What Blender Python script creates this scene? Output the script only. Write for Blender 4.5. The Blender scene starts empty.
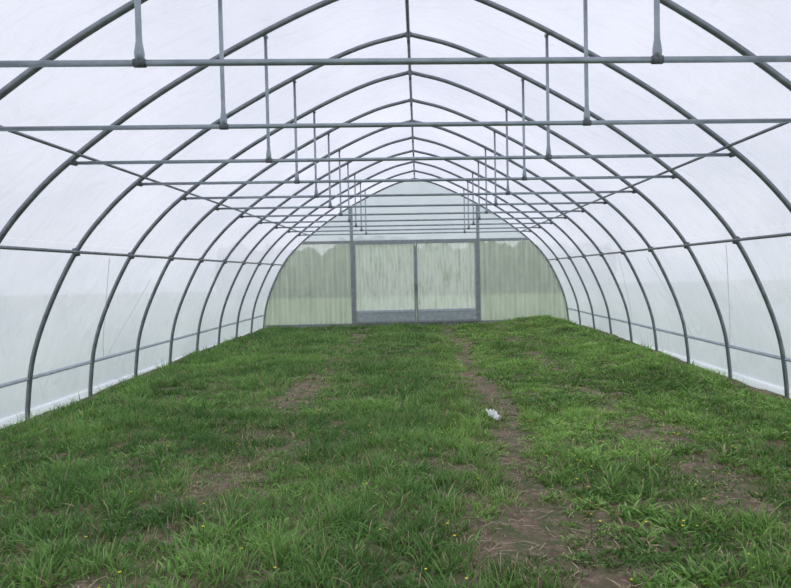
import bpy, math, random
import numpy as np
from mathutils import Vector, Matrix

random.seed(4); rng = np.random.default_rng(7)
S = 1.5; CAMZ = 1.505; F = 665.0; CAMX = 0.06
def hy(n): return (n + 1.33) * S
Y0, Y1 = hy(-3), hy(12)
scene = bpy.context.scene
scene.view_settings.view_transform = 'Standard'

# ------------------------------------------------------------ materials
def new_mat(name):
    m = bpy.data.materials.new(name); m.use_nodes = True
    nt = m.node_tree; nt.nodes.clear()
    return m, nt, nt.nodes.new('ShaderNodeOutputMaterial')
def nd(nt, t, **kw):
    n = nt.nodes.new(t)
    for k, v in kw.items():
        if k in n.inputs: n.inputs[k].default_value = v
        else: setattr(n, k, v)
    return n
def ramp(nt, stops):
    r = nt.nodes.new('ShaderNodeValToRGB')
    while len(r.color_ramp.elements) < len(stops): r.color_ramp.elements.new(0.5)
    for e, (p, c) in zip(r.color_ramp.elements, stops):
        e.position = p; e.color = (*c, 1)
    return r
def noise_ramp(nt, scale3, nscale, stops, detail=4, rough=0.55):
    tc = nd(nt, 'ShaderNodeTexCoord'); mp = nd(nt, 'ShaderNodeMapping')
    mp.inputs['Scale'].default_value = scale3
    nt.links.new(tc.outputs['Object'], mp.inputs['Vector'])
    n = nd(nt, 'ShaderNodeTexNoise', Scale=nscale, Detail=detail, Roughness=rough)
    nt.links.new(mp.outputs[0], n.inputs['Vector'])
    r = ramp(nt, stops); nt.links.new(n.outputs['Fac'], r.inputs[0])
    return n, r

def metal(name, c1, c2, rough=0.5, met=0.4):
    m, nt, out = new_mat(name)
    n, r = noise_ramp(nt, (1, 1, 1), 9, [(0.3, c1), (0.7, c2)])
    b = nd(nt, 'ShaderNodeBsdfPrincipled', Roughness=rough, Metallic=met)
    nt.links.new(r.outputs[0], b.inputs['Base Color'])
    nt.links.new(b.outputs[0], out.inputs[0])
    return m
M_PIPE = metal('galvanized_pipe', (0.18, 0.20, 0.22), (0.28, 0.31, 0.335), .38, .6)
M_TIE = metal('galvanized_tie', (0.26, 0.30, 0.335), (0.38, 0.43, 0.47), .38, .6)
M_CLAMP = metal('clamp_steel', (0.11, 0.12, 0.13), (0.19, 0.20, 0.22), 0.6)
M_RAIL = metal('pale_rail', (0.46, 0.51, 0.58), (0.60, 0.65, 0.71), 0.6, 0.1)
M_DOORFR = metal('door_frame_metal', (0.27, 0.30, 0.31), (0.37, 0.40, 0.41), 0.6, 0.2)
M_KICK = metal('kick_panel', (0.34, 0.41, 0.42), (0.50, 0.56, 0.57), 0.6, 0.1)

def film(name, c1, c2, transp, scale3=(1, .5, 1), nscale=1.2, bump=0.15, gloss=0.05, grime=False):
    m, nt, out = new_mat(name)
    n, r = noise_ramp(nt, scale3, nscale, [(0.3, c1), (0.7, c2)], 5, .5)
    colout = r.outputs[0]
    tc = nd(nt, 'ShaderNodeTexCoord')
    if grime:   # algae / splash tint low on the film
        sp = nd(nt, 'ShaderNodeSeparateXYZ'); nt.links.new(tc.outputs['Object'], sp.inputs[0])
        mr = nd(nt, 'ShaderNodeMapRange'); mr.inputs['From Min'].default_value = .2; mr.inputs['From Max'].default_value = 1.9
        nt.links.new(sp.outputs['Z'], mr.inputs['Value'])
        gr = ramp(nt, [(0, (.88, .92, .92)), (1, (1, 1, 1))]); nt.links.new(mr.outputs[0], gr.inputs[0])
        mm = nd(nt, 'ShaderNodeMix', data_type='RGBA', blend_type='MULTIPLY'); mm.inputs[0].default_value = 1
        nt.links.new(colout, mm.inputs[6]); nt.links.new(gr.outputs[0], mm.inputs[7]); colout = mm.outputs[2]
    tr = nd(nt, 'ShaderNodeBsdfTranslucent'); nt.links.new(colout, tr.inputs[0])
    tp = nd(nt, 'ShaderNodeBsdfTransparent'); tp.inputs[0].default_value = (.95, .96, .98, 1)
    mx = nd(nt, 'ShaderNodeMixShader'); mx.inputs[0].default_value = transp
    nt.links.new(tr.outputs[0], mx.inputs[1]); nt.links.new(tp.outputs[0], mx.inputs[2])
    df = nd(nt, 'ShaderNodeBsdfDiffuse'); df.inputs[0].default_value = (.8, .82, .86, 1)
    mx3 = nd(nt, 'ShaderNodeMixShader'); mx3.inputs[0].default_value = 0.12
    nt.links.new(mx.outputs[0], mx3.inputs[1]); nt.links.new(df.outputs[0], mx3.inputs[2])
    gl = nd(nt, 'ShaderNodeBsdfGlossy', Roughness=0.22)
    mx2 = nd(nt, 'ShaderNodeMixShader'); mx2.inputs[0].default_value = gloss
    nt.links.new(mx3.outputs[0], mx2.inputs[1]); nt.links.new(gl.outputs[0], mx2.inputs[2])
    mp = nd(nt, 'ShaderNodeMapping')
    mp.inputs['Scale'].default_value = (1.2, 2.2, .7)
    nt.links.new(tc.outputs['Object'], mp.inputs[0])
    n2 = nd(nt, 'ShaderNodeTexNoise', Scale=1.6, Detail=4, Distortion=1.4)
    nt.links.new(mp.outputs[0], n2.inputs['Vector'])
    bp = nd(nt, 'ShaderNodeBump', Strength=bump, Distance=0.25)
    nt.links.new(n2.outputs['Fac'], bp.inputs['Height'])
    for s in (tr, gl, df): nt.links.new(bp.outputs[0], s.inputs['Normal'])
    nt.links.new(mx2.outputs[0], out.inputs[0])
    return m
M_FILM = film('polyethylene_film', (.765, .785, .86), (.91, .92, .985), 0.10, (.8, .4, .8), 1.0, .42, .07, True)
M_GABLE = film('gable_film', (.62, .68, .77), (.74, .79, .87), 0.15)
M_POLY = film('polycarbonate_sheet', (.44, .50, .42), (.66, .71, .62), 0.27, (2.2, 1, .35), 2.5, 0.1, .08)

def door_mat():
    m, nt, out = new_mat('door_polycarbonate')
    n, r = noise_ramp(nt, (7, 1, .8), 2.2, [(0.30, (.44, .49, .40)), (0.46, (.70, .75, .70)), (0.72, (.86, .91, .89))], 7, .7)
    tr = nd(nt, 'ShaderNodeBsdfTranslucent'); df = nd(nt, 'ShaderNodeBsdfDiffuse')
    nt.links.new(r.outputs[0], tr.inputs[0]); nt.links.new(r.outputs[0], df.inputs[0])
    mx = nd(nt, 'ShaderNodeMixShader'); mx.inputs[0].default_value = .2
    nt.links.new(tr.outputs[0], mx.inputs[1]); nt.links.new(df.outputs[0], mx.inputs[2])
    tp = nd(nt, 'ShaderNodeBsdfTransparent'); mx2 = nd(nt, 'ShaderNodeMixShader'); mx2.inputs[0].default_value = .16
    nt.links.new(mx.outputs[0], mx2.inputs[1]); nt.links.new(tp.outputs[0], mx2.inputs[2])
    nt.links.new(mx2.outputs[0], out.inputs[0]); return m
M_DOOR = door_mat()

def simple(name, c1, c2, scale=5, rough=.9):
    m, nt, out = new_mat(name)
    n, r = noise_ramp(nt, (1, 1, 1), scale, [(0.3, c1), (0.7, c2)], 6)
    b = nd(nt, 'ShaderNodeBsdfPrincipled', Roughness=rough)
    nt.links.new(r.outputs[0], b.inputs['Base Color']); nt.links.new(b.outputs[0], out.inputs[0])
    return m
M_FIELD = simple('field_grass', (.22, .32, .14), (.32, .42, .21), .4)
M_HEDGE = simple('hedge_foliage', (.08, .12, .065), (.17, .22, .13), .9)
M_LITTER = simple('white_plastic', (.88, .88, .88), (.97, .97, .97), 8, .4)
M_YEL = simple('yellow_petal', (.80, .68, .03), (.9, .8, .08), 8)
M_ROPE = simple('cord', (.55, .57, .58), (.7, .72, .72), 8)

def soil_mat():
    m, nt, out = new_mat('soil')
    n, r = noise_ramp(nt, (1, 1, 1), 11, [(0.3, (.085, .058, .04)), (0.46, (.20, .14, .095)), (0.56, (.31, .23, .16)), (0.70, (.48, .40, .28))], 14, .82)
    n2, r2 = noise_ramp(nt, (1, 1, 1), 4.2, [(0.46, (0, 0, 0)), (0.60, (1, 1, 1))], 10, .8)
    mx = nd(nt, 'ShaderNodeMix', data_type='RGBA')
    nt.links.new(r2.outputs[0], mx.inputs[0]); nt.links.new(r.outputs[0], mx.inputs[6])
    mx.inputs[7].default_value = (.10, .15, .045, 1)
    b = nd(nt, 'ShaderNodeBsdfPrincipled', Roughness=.95)
    bp = nd(nt, 'ShaderNodeBump', Strength=.9, Distance=.03); nt.links.new(n.outputs['Fac'], bp.inputs['Height'])
    nt.links.new(bp.outputs[0], b.inputs['Normal'])
    nt.links.new(mx.outputs[2], b.inputs['Base Color']); nt.links.new(b.outputs[0], out.inputs[0]); return m
M_SOIL = soil_mat()

def grass_mat():
    m, nt, out = new_mat('grass_blades')
    a = nd(nt, 'ShaderNodeAttribute', attribute_name='Col')
    df = nd(nt, 'ShaderNodeBsdfDiffuse'); tr = nd(nt, 'ShaderNodeBsdfTranslucent')
    nt.links.new(a.outputs['Color'], df.inputs[0]); nt.links.new(a.outputs['Color'], tr.inputs[0])
    mx = nd(nt, 'ShaderNodeMixShader'); mx.inputs[0].default_value = .35
    nt.links.new(df.outputs[0], mx.inputs[1]); nt.links.new(tr.outputs[0], mx.inputs[2])
    gl = nd(nt, 'ShaderNodeBsdfGlossy', Roughness=.4); mx2 = nd(nt, 'ShaderNodeMixShader'); mx2.inputs[0].default_value = .035
    nt.links.new(mx.outputs[0], mx2.inputs[1]); nt.links.new(gl.outputs[0], mx2.inputs[2])
    nt.links.new(mx2.outputs[0], out.inputs[0]); return m
M_GRASS = grass_mat()

# ------------------------------------------------------------ mesh helpers
def mk(name, V, Fc, mat, parent=None, smooth=False):
    me = bpy.data.meshes.new(name); me.from_pydata([tuple(v) for v in V], [], Fc); me.update()
    if smooth: me.polygons.foreach_set('use_smooth', [True] * len(me.polygons))
    ob = bpy.data.objects.new(name, me); me.materials.append(mat)
    scene.collection.objects.link(ob)
    if parent: ob.parent = parent
    return ob
def empty(name):
    e = bpy.data.objects.new(name, None); scene.collection.objects.link(e); e.empty_display_size = .3; return e
class B:
    def __init__(s): s.V = []; s.F = []
    def tube(s, pts, r, n=12, cap=True):
        P = [Vector(p) for p in pts]; base = len(s.V); nr = None
        for i, p in enumerate(P):
            t = (P[min(i + 1, len(P) - 1)] - P[max(i - 1, 0)]).normalized()
            if nr is None:
                nr = t.cross(Vector((0, 0, 1)) if abs(t.z) < .9 else Vector((1, 0, 0))).normalized()
            else: nr = (nr - t * nr.dot(t)).normalized()
            b = t.cross(nr); rr = r[i] if isinstance(r, (list, tuple)) else r
            for k in range(n):
                a = 2 * math.pi * k / n; s.V.append(p + (nr * math.cos(a) + b * math.sin(a)) * rr)
        for i in range(len(P) - 1):
            for k in range(n):
                a, c = base + i * n + k, base + i * n + (k + 1) % n
                s.F.append((a, c, c + n, a + n))
        if cap:
            s.F.append(tuple(base + k for k in range(n))[::-1]); e = base + (len(P) - 1) * n
            s.F.append(tuple(e + k for k in range(n)))
    def box(s, x0, x1, y0, y1, z0, z1):
        b = len(s.V)
        for x in (x0, x1):
            for y in (y0, y1):
                for z in (z0, z1): s.V.append((x, y, z))
        for f in ((0, 1, 3, 2), (4, 6, 7, 5), (0, 4, 5, 1), (2, 3, 7, 6), (0, 2, 6, 4), (1, 5, 7, 3)):
            s.F.append(tuple(b + i for i in f))
    def out(s, name, mat, parent=None, smooth=False): return mk(name, s.V, s.F, mat, parent, smooth)

# ------------------------------------------------------------ profile
ctrl = [(4.58, -1.75), (4.57, -1.45), (4.49, -0.9), (4.29, -0.33), (3.96, 0.32), (3.59, .79), (3.14, 1.20), (2.34, 1.78), (1.37, 2.33), (.6, 2.68), (0, 2.845)]
def catmull(P, m=6):
    P = [np.array(p) for p in P]; P = [2 * P[0] - P[1]] + P + [2 * P[-1] - P[-2]]; o = []
    for i in range(1, len(P) - 2):
        for k in range(m):
            t = k / m; a, b, c, d = P[i - 1:i + 3]
            o.append(.5 * (2 * b + (c - a) * t + (2 * a - 5 * b + 4 * c - d) * t * t + (3 * b - a - 3 * c + d) * t ** 3))
    o.append(P[-2]); return np.array(o)
half = catmull(ctrl); half[:, 1] += CAMZ
full = np.vstack([half * [-1, 1], (half[::-1])[1:]])
def prof_x(z):   # half width at height z
    return float(np.interp(z, half[:, 1], half[:, 0]))
def prof_z(x): return float(np.interp(abs(x), half[::-1, 0], half[::-1, 1]))

# ------------------------------------------------------------ frame
frame = empty('greenhouse_frame')
R = .027
for n in range(-3, 13):
    b = B(); y = hy(n) - (0.02 if n == 12 else 0)
    b.tube([(p[0], y, p[1]) for p in full], R, 12)
    b.out('hoop_%02d' % (n + 4), M_PIPE, frame, True)
TZ = CAMZ + 1.126
TX = prof_x(TZ) - .03
for n in range(-3, 12):
    y = hy(n) + .075; b = B()
    b.tube([(-TX, y, TZ), (TX, y, TZ)], .0175, 12)
    b.out('cross_tie_%02d' % (n + 4), M_TIE, frame, True)
    b = B()
    for sg in (-1, 1):
        x = sg * 1.37; zt = prof_z(1.37) - .01
        b.tube([(x, y, zt), (x, y, TZ + .15), (x, y, TZ + .11), (x, y, TZ + .05), (x, y, TZ)], [.0155, .0155, .017, .026, .022], 10)
        b.tube([(x, y - .06, zt), (x, y, zt), (x, y + .03, zt)], .022, 8)
    b.out('hanger_%02d' % (n + 4), M_TIE, frame, True)
    b = B()
    for sg in (-1, 1):
        x = sg * 1.37
        b.tube([(x - .03, y, TZ), (x + .03, y, TZ)], .023, 10)
        x = sg * TX
        b.tube([(x - .02 * sg, y - .03, TZ - .01), (x + .03 * sg, y - .09, TZ + .0)], .026, 10)
        px, pz = sg * prof_x(CAMZ + .33), CAMZ + .33
        b.tube([(px - .01 * sg, hy(n), pz - .045), (px + .005 * sg, hy(n), pz + .045)], .038, 10)
    b.tube([(0, hy(n) - .04, H := prof_z(0) - .01), (0, hy(n) + .04, H)], .036, 10)
    b.tube([(0, hy(n), H), (0, hy(n), H - .10)], .018, 8)
    b.out('clamp_%02d' % (n + 4), M_CLAMP, frame, True)
for nm, x, z, r in (('purlin_ridge', 0, prof_z(0) - .055, .020), ('purlin_shoulder_left', -(prof_x(TZ + .06) - .04), TZ + .06, .015),
                    ('purlin_shoulder_right', prof_x(TZ + .06) - .04, TZ + .06, .015),
                    ('purlin_side_left', -(prof_x(CAMZ + .33) - .04), CAMZ + .33, .019), ('purlin_side_right', prof_x(CAMZ + .33) - .04, CAMZ + .33, .019)):
    b = B(); b.tube([(x, Y0, z), (x, Y1, z)], r, 10); b.out(nm, M_PIPE, frame, True)
b = B()
def wpt(sg, y, z): return (sg * (prof_x(z) - .01), y, z)
for sg, ya, za, yb, zb_ in ((-1, 8.9, 1.78, 9.8, .38), (-1, 10.6, 1.5, 9.9, .38), (-1, 6.6, .95, 6.95, .38), (1, 8.3, 1.8, 9.4, .38), (1, 11.4, 1.7, 10.7, .38), (1, 12.9, 1.8, 13.8, .38)):
    b.tube([wpt(sg, ya + (yb - ya) * t + .12 * math.sin(math.pi * t), za + (zb_ - za) * t) for t in [i / 10 for i in range(11)]], .003, 6)
b.out('tension_cords', M_ROPE, frame)

# ------------------------------------------------------------ film skin
off = R + .012
def skin(name, pr, mat):
    ny = 15 * 6; V = []; Fc = []; m = len(pr)
    t = np.gradient(pr, axis=0); t /= np.linalg.norm(t, axis=1)[:, None]
    nrm = np.stack([-t[:, 1], t[:, 0]], 1)
    cen = np.array([0, 1.5]); s = np.sign(((pr - cen) * nrm).sum(1)); nrm *= s[:, None]
    for j in range(ny + 1):
        y = Y0 + (Y1 - Y0) * j / ny
        ph = (j % 6) / 6; sag = .03 * math.sin(math.pi * ph)
        for i in range(m):
            q = pr[i] + nrm[i] * (off - sag * .4); V.append((q[0], y, q[1]))
    for j in range(ny):
        for i in range(m - 1):
            a = j * m + i; Fc.append((a, a + 1, a + m + 1, a + m))
    return mk(name, V, Fc, mat, None, True)
zside = CAMZ + .33
k = int(np.searchsorted(half[:, 1], zside)); 
skin('wall_left', (half * [-1, 1])[:k + 1], M_FILM)
skin('wall_right', half[:k + 1], M_FILM)
skin('ceiling', full[k:len(full) - k], M_FILM)
for sg, nm in ((-1, 'baseboard_left'), (1, 'baseboard_right')):
    z = .36; x = sg * (prof_x(z) + .012); b = B()
    b.box(min(x, x + .012 * sg), max(x, x + .012 * sg), Y0, Y1, z - .022, z + .022)
    b.tube([(x, Y0, z), (x, Y1, z)], .016, 8); b.out(nm, M_RAIL)

# ------------------------------------------------------------ ground height
def vnoise(x, y, seed=0):
    xi = np.floor(x).astype(np.int64); yi = np.floor(y).astype(np.int64); fx = x - xi; fy = y - yi
    fx = fx * fx * (3 - 2 * fx); fy = fy * fy * (3 - 2 * fy)
    def h(a, b):
        v = np.sin(a * 127.1 + b * 311.7 + seed * 74.7) * 43758.5453; return v - np.floor(v)
    return (h(xi, yi) * (1 - fx) + h(xi + 1, yi) * fx) * (1 - fy) + (h(xi, yi + 1) * (1 - fx) + h(xi + 1, yi + 1) * fx) * fy
def fbm(x, y, s, seed=0): return (vnoise(x * s, y * s, seed) * .55 + vnoise(x * s * 2.1, y * s * 2.1, seed + 1) * .28 + vnoise(x * s * 4.3, y * s * 4.3, seed + 2) * .17)
def gz(x, y):
    z = -.04 + (fbm(x, y, .9, 3) - .5) * .08 + (fbm(x, y, 4, 9) - .5) * .035
    z += .12 * np.exp(-((x - 3.75) / .4) ** 2) * (0.3 + fbm(x, y, .7, 5)) * np.clip((y - 8) / 4, 0, 1)
    z += .20 * np.exp(-((x - 3.2) / .9) ** 2 - ((y - 18.6) / 1.0) ** 2)
    z -= .04 * np.exp(-((x - .87) / .25) ** 2)
    z -= .09 * np.clip((np.abs(x) - 3.7) / .7, 0, 1) * np.clip((14 - y) / 4, 0, 1)
    return z
nx, ny = 110, 300
gx, gy = np.meshgrid(np.linspace(-4.62, 4.62, nx), np.linspace(Y0, Y1, ny))
gzv = gz(gx, gy)
V = np.stack([gx.ravel(), gy.ravel(), gzv.ravel()], 1)
Fc = [(j * nx + i, j * nx + i + 1, (j + 1) * nx + i + 1, (j + 1) * nx + i) for j in range(ny - 1) for i in range(nx - 1)]
mk('floor', V.tolist(), Fc, M_SOIL, None, True)
b = B()
for (a0, a1, c0, c1) in ((-60, -4.63, -40, 75), (4.63, 60, -40, 75), (-4.63, 4.63, Y1 + .01, 75), (-4.63, 4.63, -40, Y0 - .01)):
    q = len(b.V); b.V += [(a0, c0, -.03), (a1, c0, -.03), (a1, c1, -.03), (a0, c1, -.03)]; b.F.append((q, q + 1, q + 2, q + 3))
b.out('ground_field', M_FIELD)
V = []; Fc = []; m = 60; lv = 10
for i in range(m):
    x = -14 + 28 * i / (m - 1)
    h = 2.4 + 1.6 * float(fbm(np.array([x]), np.array([0.]), .4, 2)[0]) + .9 * random.random()
    for j in range(lv):
        t = j / (lv - 1); V.append((x, 48 - 1.6 * math.sin(math.pi * t) + random.uniform(-.4, .4), -.1 + h * t))
for i in range(m - 1):
    for j in range(lv - 1):
        a = i * lv + j; Fc.append((a, a + lv, a + lv + 1, a + 1))
mk('hedgerow', V, Fc, M_HEDGE)

# ------------------------------------------------------------ end wall
HZ = 2.50; DX0, DX1 = -1.85, 1.80; ye = Y1 - .05
wall = empty('wall_back')
xw = prof_x(HZ)
cols = 60; V = []; Fc = []
for i in range(cols + 1):
    x = -xw + 2 * xw * i / cols; zt = max(prof_z(x), HZ + .001)
    for j in range(9): V.append((x, ye + .04, HZ + (zt - HZ) * j / 8))
for i in range(cols):
    for j in range(8):
        a = i * 9 + j; Fc.append((a, a + 9, a + 10, a + 1))
mk('gable_film', V, Fc, M_GABLE, wall, True)
def corr(name, x0, x1, y, mat, parent, z0f, z1f, pitch=.10, amp=.012):
    n = max(8, int((x1 - x0) / pitch * 8)); V = []; Fc = []
    for i in range(n + 1):
        x = x0 + (x1 - x0) * i / n; yy = y + amp * math.sin(2 * math.pi * x / pitch)
        V.append((x, yy, z0f(x))); V.append((x, yy, z1f(x)))
    for i in range(n): Fc.append((2 * i, 2 * i + 2, 2 * i + 3, 2 * i + 1))
    return mk(name, V, Fc, mat, parent, True)
def ztop(x): return min(HZ, prof_z(x)) if abs(x) < prof_x(0.0) else 0.0
corr('corrugated_panel_left', -4.56, DX0 - .05, ye + .03, M_POLY, wall, lambda x: -.06, ztop, .15, .035)
corr('corrugated_panel_right', DX1 + .05, 4.56, ye + .03, M_POLY, wall, lambda x: -.06, ztop, .15, .035)
b = B()
b.box(-xw, xw, ye - .04, ye + .01, HZ - .065, HZ + .02)
for x in (DX0 - .06, DX1 + .06):
    b.box(x - .045, x + .045, ye - .05, ye + .01, -.05, prof_z(x) - .01)
b.box(-4.5, 4.5, ye - .03, ye + .01, -.06, .058)
b.out('end_frame', M_DOORFR, wall)
mid = (DX0 + DX1) / 2
for nm, x0, x1 in (('door_1', DX0 - .01, mid - .004), ('door_2', mid + .004, DX1 + .01)):
    d = empty(nm); yd = ye - .07
    b = B(); w = .05; zt = HZ - .05
    b.box(x0, x0 + w, yd - .02, yd + .02, .05, zt); b.box(x1 - w, x1, yd - .02, yd + .02, .05, zt)
    b.box(x0, x1, yd - .022, yd + .022, zt - w, zt); b.box(x0, x1, yd - .022, yd + .022, .05, .11)
    b.out('door_frame', M_DOORFR, d)
    b = B(); b.box(x0 + w, x1 - w, yd - .022, yd + .022, .37, .44); b.out('mid_rail', M_RAIL, d)
    corr('door_panel', x0 + w, x1 - w, yd, M_DOOR, d, lambda x: .42, lambda x: zt - w, .12, .02)
    b = B(); b.box(x0 + w, x1 - w, yd - .008, yd + .008, .09, .39); b.out('kick_panel', M_KICK, d)
    b = B(); hx = x1 - .03 if nm == 'door_1' else x0 + .03
    b.tube([(hx, yd - .02, 1.2), (hx, yd - .07, 1.2), (hx, yd - .07, 1.0), (hx, yd - .02, 1.0)], .01, 8); b.out('door_handle', M_CLAMP, d)

# ------------------------------------------------------------ grass
def bare(x, y):
    n1 = fbm(x, y, 1.4, 21); n2 = fbm(x, y, 4.5, 33); n3 = fbm(x, y, 9, 41)
    pat = np.clip((n1 * .5 + n2 * .8 - .48) * 3.2, 0, 1)
    v = np.zeros_like(x)
    v = np.maximum(v, np.exp(-((x - .90 - .1 * np.sin(y)) / .20) ** 2) * (.45 + .7 * pat))
    v = np.maximum(v, np.exp(-((x + 1.5 - .12 * np.sin(y * 1.3)) / .33) ** 2) * pat * .85)
    v = np.maximum(v, np.exp(-((x - 2.2) / .28) ** 2) * pat * .75)
    v = np.maximum(v, np.exp(-((x - .70) / .42) ** 2 - ((y - 3.95) / .66) ** 2) * (.6 + .7 * n2))
    v = np.maximum(v, np.exp(-((x - 2.2) / .42) ** 2 - ((y - 6.2) / .7) ** 2) * (.38 + .75 * n2))
    v = np.maximum(v, np.exp(-((x + 1.5) / .38) ** 2 - ((y - 9) / 1.8) ** 2) * (.4 + .9 * n2))
    v = np.maximum(v, .78 * np.clip((n1 * .45 + n2 * .6 - .615) * 5, 0, 1))
    return v * (.48 + .9 * n3)
def make_grass(name, xr, yr, ntuft, per, hmean, width, seg, trad, seed):
    r = np.random.default_rng(seed)
    tx = r.uniform(*xr, ntuft); ty = r.uniform(*yr, ntuft)
    bv = bare(tx, ty)
    keep = r.uniform(0, 1, ntuft) > np.clip((bv - .25) * 2.6, 0, .93)
    tx, ty, bv = tx[keep], ty[keep], bv[keep]
    nt_ = len(tx)
    hm = .36 + 1.0 * fbm(tx, ty, 1.3, 50) ** 1.4 + 1.0 * r.uniform(0, 1, nt_) ** 6
    hm *= .78 + .8 * np.clip((fbm(tx, ty, 3.5, 91) - .5) * 3, 0, .7)
    hm *= 1 - .55 * np.clip(bv, 0, 1)
    hm *= 1 + .3 * np.exp(-((np.abs(tx) - 4.2) / .3) ** 2)
    typ = r.uniform(0, 1, nt_) < np.clip(.2 + .9 * (tx > .9) * fbm(tx, ty, .8, 77), 0, 1)
    tone = .6 * fbm(tx, ty, 1.2, 60) + .4 * fbm(tx, ty, 3.5, 91)
    tj = r.normal(0, .2, nt_)
    ti = np.repeat(np.arange(nt_), per); N = len(ti)
    rad = trad * np.sqrt(r.uniform(0, 1, N)) ; ang = r.uniform(0, 2 * np.pi, N)
    bx = np.clip(tx[ti] + rad * np.cos(ang), -4.5, 4.5); by = ty[ti] + rad * np.sin(ang)
    by = np.minimum(by, Y1 - .18)
    bz = gz(bx, by) - .005
    bl = typ[ti]
    h = hmean * hm[ti] * r.uniform(.5, 1.25, N); h = np.where(bl, h * .6, h)
    w = width * r.uniform(.7, 1.3, N); w = np.where(bl, w * 2.6, w)
    la = ang + r.normal(0, .9, N); lean = h * r.uniform(.2, 1.1, N); lean = np.where(bl, h * r.uniform(.6, 1.6, N), lean)
    wa = r.uniform(0, np.pi, N); wx, wy = np.cos(wa) * w / 2, np.sin(wa) * w / 2
    lx, ly = np.cos(la) * lean, np.sin(la) * lean
    lx = np.clip(bx + lx, -4.5, 4.5) - bx
    lv = [0, .55, 1] if seg == 2 else [0, .38, .72, 1]
    wt = [1, .85, 0] if seg == 2 else [1, 1.0, .65, 0]
    vs = []
    for t, q in zip(lv, wt):
        cx = bx + lx * t * t; cy = np.minimum(by + ly * t * t, Y1 - .16); cz = bz + h * (t - .28 * t * t * np.clip(lean / h, 0, 1.2))
        if t < 1:
            vs.append(np.stack([cx - wx * q, cy - wy * q, cz], 1)); vs.append(np.stack([cx + wx * q, cy + wy * q, cz], 1))
        else: vs.append(np.stack([cx, cy, cz], 1))
    nv = len(vs); V = np.stack(vs, 1).reshape(-1, 3)
    tris = []
    for s in range(seg - 1 if seg == 2 else 2):
        a = 2 * s; tris += [(a, a + 1, a + 3), (a, a + 3, a + 2)]
    tris.append((nv - 3, nv - 2, nv - 1)); T = np.array(tris)
    idx = (np.arange(N)[:, None, None] * nv + T[None]).reshape(-1)
    nf = N * len(T)
    me = bpy.data.meshes.new(name); me.vertices.add(len(V)); me.vertices.foreach_set('co', V.astype(np.float32).ravel())
    me.loops.add(len(idx)); me.loops.foreach_set('vertex_index', idx.astype(np.int32))
    me.polygons.add(nf); me.polygons.foreach_set('loop_start', np.arange(0, nf * 3, 3, dtype=np.int32))
    me.update(calc_edges=True); me.validate()
    A = np.array([.075, .175, .038]); Bc = np.array([.30, .50, .13]); C = np.array([.07, .215, .07])
    t = np.clip((tone[ti] - .5) * 2.2 + .46 + tj[ti] + r.normal(0, .25, N), 0, 1.25)[:, None]
    col = A * (1 - t) + Bc * t
    col = np.where((tx[ti] < .3)[:, None], col * .8 + C * .26, col)
    col = np.where(bl[:, None], col * 1.12 + np.array([.01, .02, 0]), col)
    dry = (r.uniform(0, 1, N) < (.06 + .3 * bv[ti]))[:, None]
    col = np.where(dry, np.array([.54, .45, .28]) * r.uniform(.6, 1.1, (N, 1)), col)
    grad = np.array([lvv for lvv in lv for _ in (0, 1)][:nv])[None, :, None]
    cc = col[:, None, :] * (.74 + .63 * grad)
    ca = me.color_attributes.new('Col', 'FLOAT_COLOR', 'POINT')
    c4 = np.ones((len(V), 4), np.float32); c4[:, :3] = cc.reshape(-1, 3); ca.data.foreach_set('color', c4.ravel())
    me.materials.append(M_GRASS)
    ob = bpy.data.objects.new(name, me); scene.collection.objects.link(ob); return ob
g = empty('grass')
for o in (make_grass('blades_near', (-4.4, 4.4), (1.8, 7.5), 9800, 20, .105, .0062, 3, .078, 1),
          make_grass('blades_mid', (-4.4, 4.4), (7.3, 13), 6400, 18, .108, .009, 2, .09, 2),
          make_grass('blades_far', (-4.4, 4.4), (12.8, 19.8), 4800, 15, .11, .013, 2, .12, 3),
          make_grass('blades_behind', (-4.4, 4.4), (-2.3, 1.9), 1600, 14, .10, .010, 2, .10, 4)):
    o.parent = g
# dead straw lying on the bare ground
r = np.random.default_rng(5); V = []; Fc = []
M_STRAW = simple('dry_straw', (.38, .31, .19), (.62, .54, .37), 14)
px_ = r.uniform(-4.3, 4.3, 26000); py_ = r.uniform(2.2, 13, 26000); bvv = bare(px_, py_)
sel = r.uniform(0, 1, 26000) < np.clip(bvv * 1.1 - .1, 0.01, .8)
px_, py_ = px_[sel], py_[sel]; pz_ = gz(px_, py_)
for x, y, z in zip(px_, py_, pz_):
    a = r.uniform(0, 6.28); l = r.uniform(.015, .05); wd = r.uniform(.0012, .003)
    c, s = math.cos(a), math.sin(a); z1, z2 = z + r.uniform(.003, .02), z + r.uniform(.003, .02); q = len(V)
    V += [(x - c * l - s * wd, y - s * l + c * wd, z1), (x - c * l + s * wd, y - s * l - c * wd, z1), (x + c * l + s * wd, y + s * l - c * wd, z2), (x + c * l - s * wd, y + s * l + c * wd, z2)]
    Fc.append((q, q + 1, q + 2, q + 3))
mk('dry_straw', V, Fc, M_STRAW, g)

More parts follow.
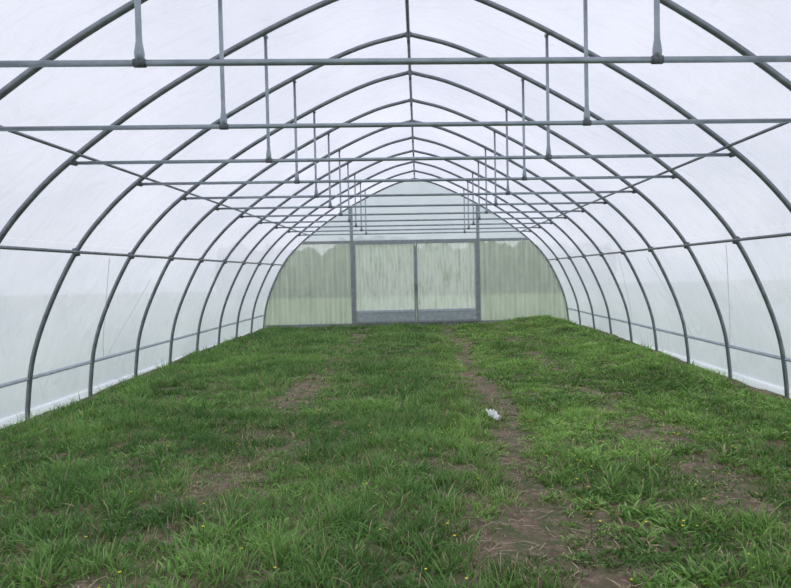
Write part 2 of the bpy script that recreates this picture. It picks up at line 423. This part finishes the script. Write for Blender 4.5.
# flowers
b = B(); st = B()
r = np.random.default_rng(11)
cnt = 0
while cnt < 260:
    x = r.uniform(-4.2, 4.2); y = r.uniform(2.8, 9)
    pr = .22 + .78 * (x > 1.0)
    if r.uniform() > pr: continue
    if float(bare(np.array([x]), np.array([y]))[0]) > .5: continue
    z0 = float(gz(np.array([x]), np.array([y]))[0]); h = r.uniform(.09, .15); rr = r.uniform(.008, .013)
    q = len(b.V); b.V.append((x, y, z0 + h + .002))
    for k_ in range(10):
        a = k_ * math.pi / 5; rad = rr if k_ % 2 == 0 else rr * .6
        b.V.append((x + rad * math.cos(a), y + rad * math.sin(a), z0 + h + (.007 if k_ % 2 == 0 else .004)))
    for k_ in range(10): b.F.append((q, q + 1 + k_, q + 1 + (k_ + 1) % 10))
    st.tube([(x, y, z0 - .01), (x, y, z0 + h)], .0015, 5); cnt += 1
b.out('petals', M_YEL, fl := empty('yellow_wildflowers'))
st.out('stems', simple('stem_green', (.05, .12, .03), (.08, .16, .04)), fl)

# crumpled litter
V = []; Fc = []; m = 14; cx, cy = .83, 6.95
zb = float(gz(np.array([cx]), np.array([cy]))[0])
for j in range(m):
    for i in range(m):
        u, v = i / (m - 1) - .5, j / (m - 1) - .5
        pinch = .45 + .9 * abs(v)
        x = cx + u * .13 * pinch - v * .05 + random.uniform(-.004, .004); y = cy + v * .22 + random.uniform(-.008, .008)
        V.append((x, y, zb + .035 + .045 * abs(math.sin(u * 9 + v * 5)) + .02 * random.random() + .07 * max(0, v)))
for j in range(m - 1):
    for i in range(m - 1):
        if (i < 4 and j < 4) or (i > 9 and j < 2) or (i > 9 and j > 10): continue
        a = j * m + i; Fc.append((a, a + 1, a + m + 1, a + m))
mk('plastic_scrap', V, Fc, M_LITTER)

# ------------------------------------------------------------ world
w = bpy.data.worlds.new('overcast'); scene.world = w; w.use_nodes = True
nt = w.node_tree; nt.nodes.clear()
out = nt.nodes.new('ShaderNodeOutputWorld'); bg = nt.nodes.new('ShaderNodeBackground')
tc = nt.nodes.new('ShaderNodeTexCoord'); sp = nt.nodes.new('ShaderNodeSeparateXYZ')
nt.links.new(tc.outputs['Generated'], sp.inputs[0])
rp = ramp(nt, [(0, (.92, .94, 1.0)), (.3, (.91, .92, 1.0)), (1, (.855, .85, .925))])
nt.links.new(sp.outputs['Z'], rp.inputs[0]); nt.links.new(rp.outputs[0], bg.inputs[0])
bg.inputs[1].default_value = 1.33
nt.links.new(bg.outputs[0], out.inputs[0])

# ------------------------------------------------------------ camera
cam = bpy.data.cameras.new('camera'); co = bpy.data.objects.new('camera', cam); scene.collection.objects.link(co)
cam.sensor_width = 36; cam.lens = F / 791 * 36; cam.shift_x = -(447 - 395.5) / 791; cam.clip_end = 300
yaw = math.atan(28 / F); pit = math.atan(21 / F); rho = .02
f = Vector((math.sin(yaw) * math.cos(pit), math.cos(yaw) * math.cos(pit), -math.sin(pit)))
rt = Vector((math.cos(yaw), -math.sin(yaw), 0)); up = rt.cross(f)
r2 = rt * math.cos(rho) - up * math.sin(rho); u2 = up * math.cos(rho) + rt * math.sin(rho)
M = Matrix((r2, u2, -f)).transposed().to_4x4(); M.translation = Vector((CAMX, 0, CAMZ)); co.matrix_world = M
scene.camera = co
